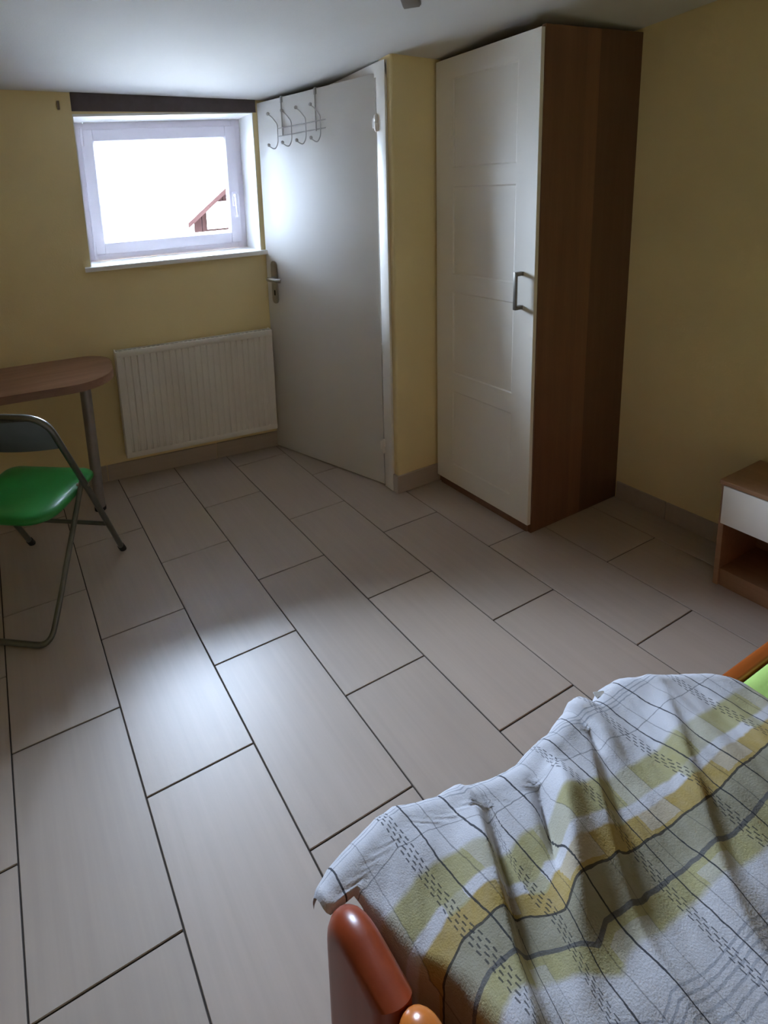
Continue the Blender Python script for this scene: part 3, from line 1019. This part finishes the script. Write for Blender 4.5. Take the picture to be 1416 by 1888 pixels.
# skirts that close the foot end and the head end down to the mattress
for side in (0, NX):
    for a, b in zip(grid, grid[1:]):
        va, vb = a[side][0], b[side][0]
        if side == 0 and va.co.y > -0.70: continue
        if va.co.z < 0.43: continue
        zb = 0.435
        pa = bm.verts.new((va.co.x + (0.004 if side else -0.002), va.co.y, min(va.co.z - 0.004, zb if side else (0.414 if va.co.y > -0.73 else 0.36))))
        pb = bm.verts.new((vb.co.x + (0.004 if side else -0.002), vb.co.y, min(vb.co.z - 0.004, zb if side else (0.414 if va.co.y > -0.73 else 0.36))))
        f = bm.faces.new((va, vb, pb, pa))
        for lp, c in zip(f.loops, ((a, 0), (b, 0), (b, -0.06), (a, -0.06))):
            lp[uvl].uv = (c[0][side][1] + c[1], c[0][side][2])
bmesh.ops.remove_doubles(bm, verts=bm.verts[:], dist=1e-5)
duv = obj('duvet', bm, M['duvet'], smooth=180)
bm = box(B(), (0, -0.011, -0.001), (0.011, 0.011, 0.001), 0.0008, 1)
tag0 = duvet_point(0.775, -0.022)[0]
tagm = lambda p: tag0 - Vector((0, 0.004, 0)) + Vector((0.35, 0.9, 0.2)).normalized() * p[0] + Vector((0.93, -0.36, 0)) * p[1] + Vector((0, 0, p[2]))
ct = obj('care_tag', bm, M['reveal'], duv, fn=tagm)
prop(duv, 'rumpled plaid duvet in white, olive and grey lying over the foot of the bed', 'duvet')

# ------------------------------------------------------------------ small things
cb = empty('ceiling_box', (1.19, 0.37, zc(1.19, 0.37)), 'small grey box fixed to the ceiling in front of the wardrobe', 'ceiling fixture')
bxo = Vector((1.205, 0.385, zc(1.205, 0.385)))
bmap = lambda p: bxo + Vector((0.715, -0.699, 0)) * p[0] + Vector((-0.699, -0.715, 0)) * p[1] + Vector((0, 0, p[2]))
obj('housing', box(B(), (-0.030, -0.028, -0.016), (0.030, 0.10, 0.012), 0.004), M['box'], cb, fn=bmap)
obj('cover', box(B(), (-0.026, -0.024, -0.020), (0.026, 0.096, -0.016), 0.0015), M['box'], cb, fn=bmap)
bm = box(B(), (0.020, -0.012, 1.905), (0.032, 0.0, 1.945), 0.003)
wh = obj('wall_peg', bm, M['rust'], fn=wmap)
prop(wh, 'small brown peg on the yellow wall beside the dark window lintel', 'peg')

# ------------------------------------------------------------------ outside
obj('ground', box(B(), (-150, 3, -3.9), (150, 300, -3.5)), paint('grey_yard_ground', S(100, 97, 92), 0.9, 0.05, 0.5), kind='structure', smooth=0)
HY = 24.0
hs = empty('house', (11.2, 27, -3.5), 'neighbouring house with a red brown gable seen through the window', 'house')
mw = paint('white_render', S(226, 222, 216), 0.85, 0.02, 0.6)
mr = paint('red_brown_boards', S(30, 19, 17), 0.9, 0.06, 2.0, spec=0.0)
mt_ = paint('roof_tiles', S(150, 124, 116), 0.75, 0.08, 4.0)
mg = paint('dark_house_pane', S(22, 21, 26), 0.9, 0.02, 2.0, spec=0.0)
ax, az = 11.25, 2.70
el, er, ez = 7.92, 14.58, 0.20
obj('wall', box(B(), (el + 0.5, HY + 0.4, -3.5), (er - 0.5, HY + 7, 0.30)), mw, hs, smooth=0)
for q in range(14):                                # gable boards
    x0 = el + 0.75 + q * (er - el - 1.5) / 14
    x1 = x0 + (er - el - 1.5) / 14 - 0.03
    top = lambda x: az - abs(x - ax) * (az - ez) / (ax - el) - 0.12
    obj('board', prism(B(), [(x0, -0.35), (x1, -0.35), (x1, top(x1)), (x0, top(x0))], HY + 0.3, HY + 0.4, 'y'), mr, hs, smooth=0)
for sg, ex_ in ((-1, el), (1, er)):
    obj('roof', prism(B(), [(ax, az), (ex_, ez), (ex_, ez + 0.16), (ax, az + 0.18)], HY - 1.1, HY + 7.2, 'y'), mt_, hs, smooth=0)
    obj('bargeboard', prism(B(), [(ax, az - 0.24), (ex_, ez - 0.24), (ex_, ez), (ax, az)], HY - 1.09, HY - 1.0, 'y'), mr, hs, smooth=0)
w1 = obj('window_frame', box(B(), (9.26, HY + 0.20, -0.25), (10.35, HY + 0.36, 0.98)), mw, hs, smooth=0)
obj('shutter', box(B(), (9.30, HY + 0.16, -0.2), (10.31, HY + 0.21, 0.94)), mw, w1, smooth=0)
w2 = obj('window_frame', box(B(), (8.86, HY + 0.34, -0.16), (9.14, HY + 0.42, 0.22)), mg, hs, smooth=0)
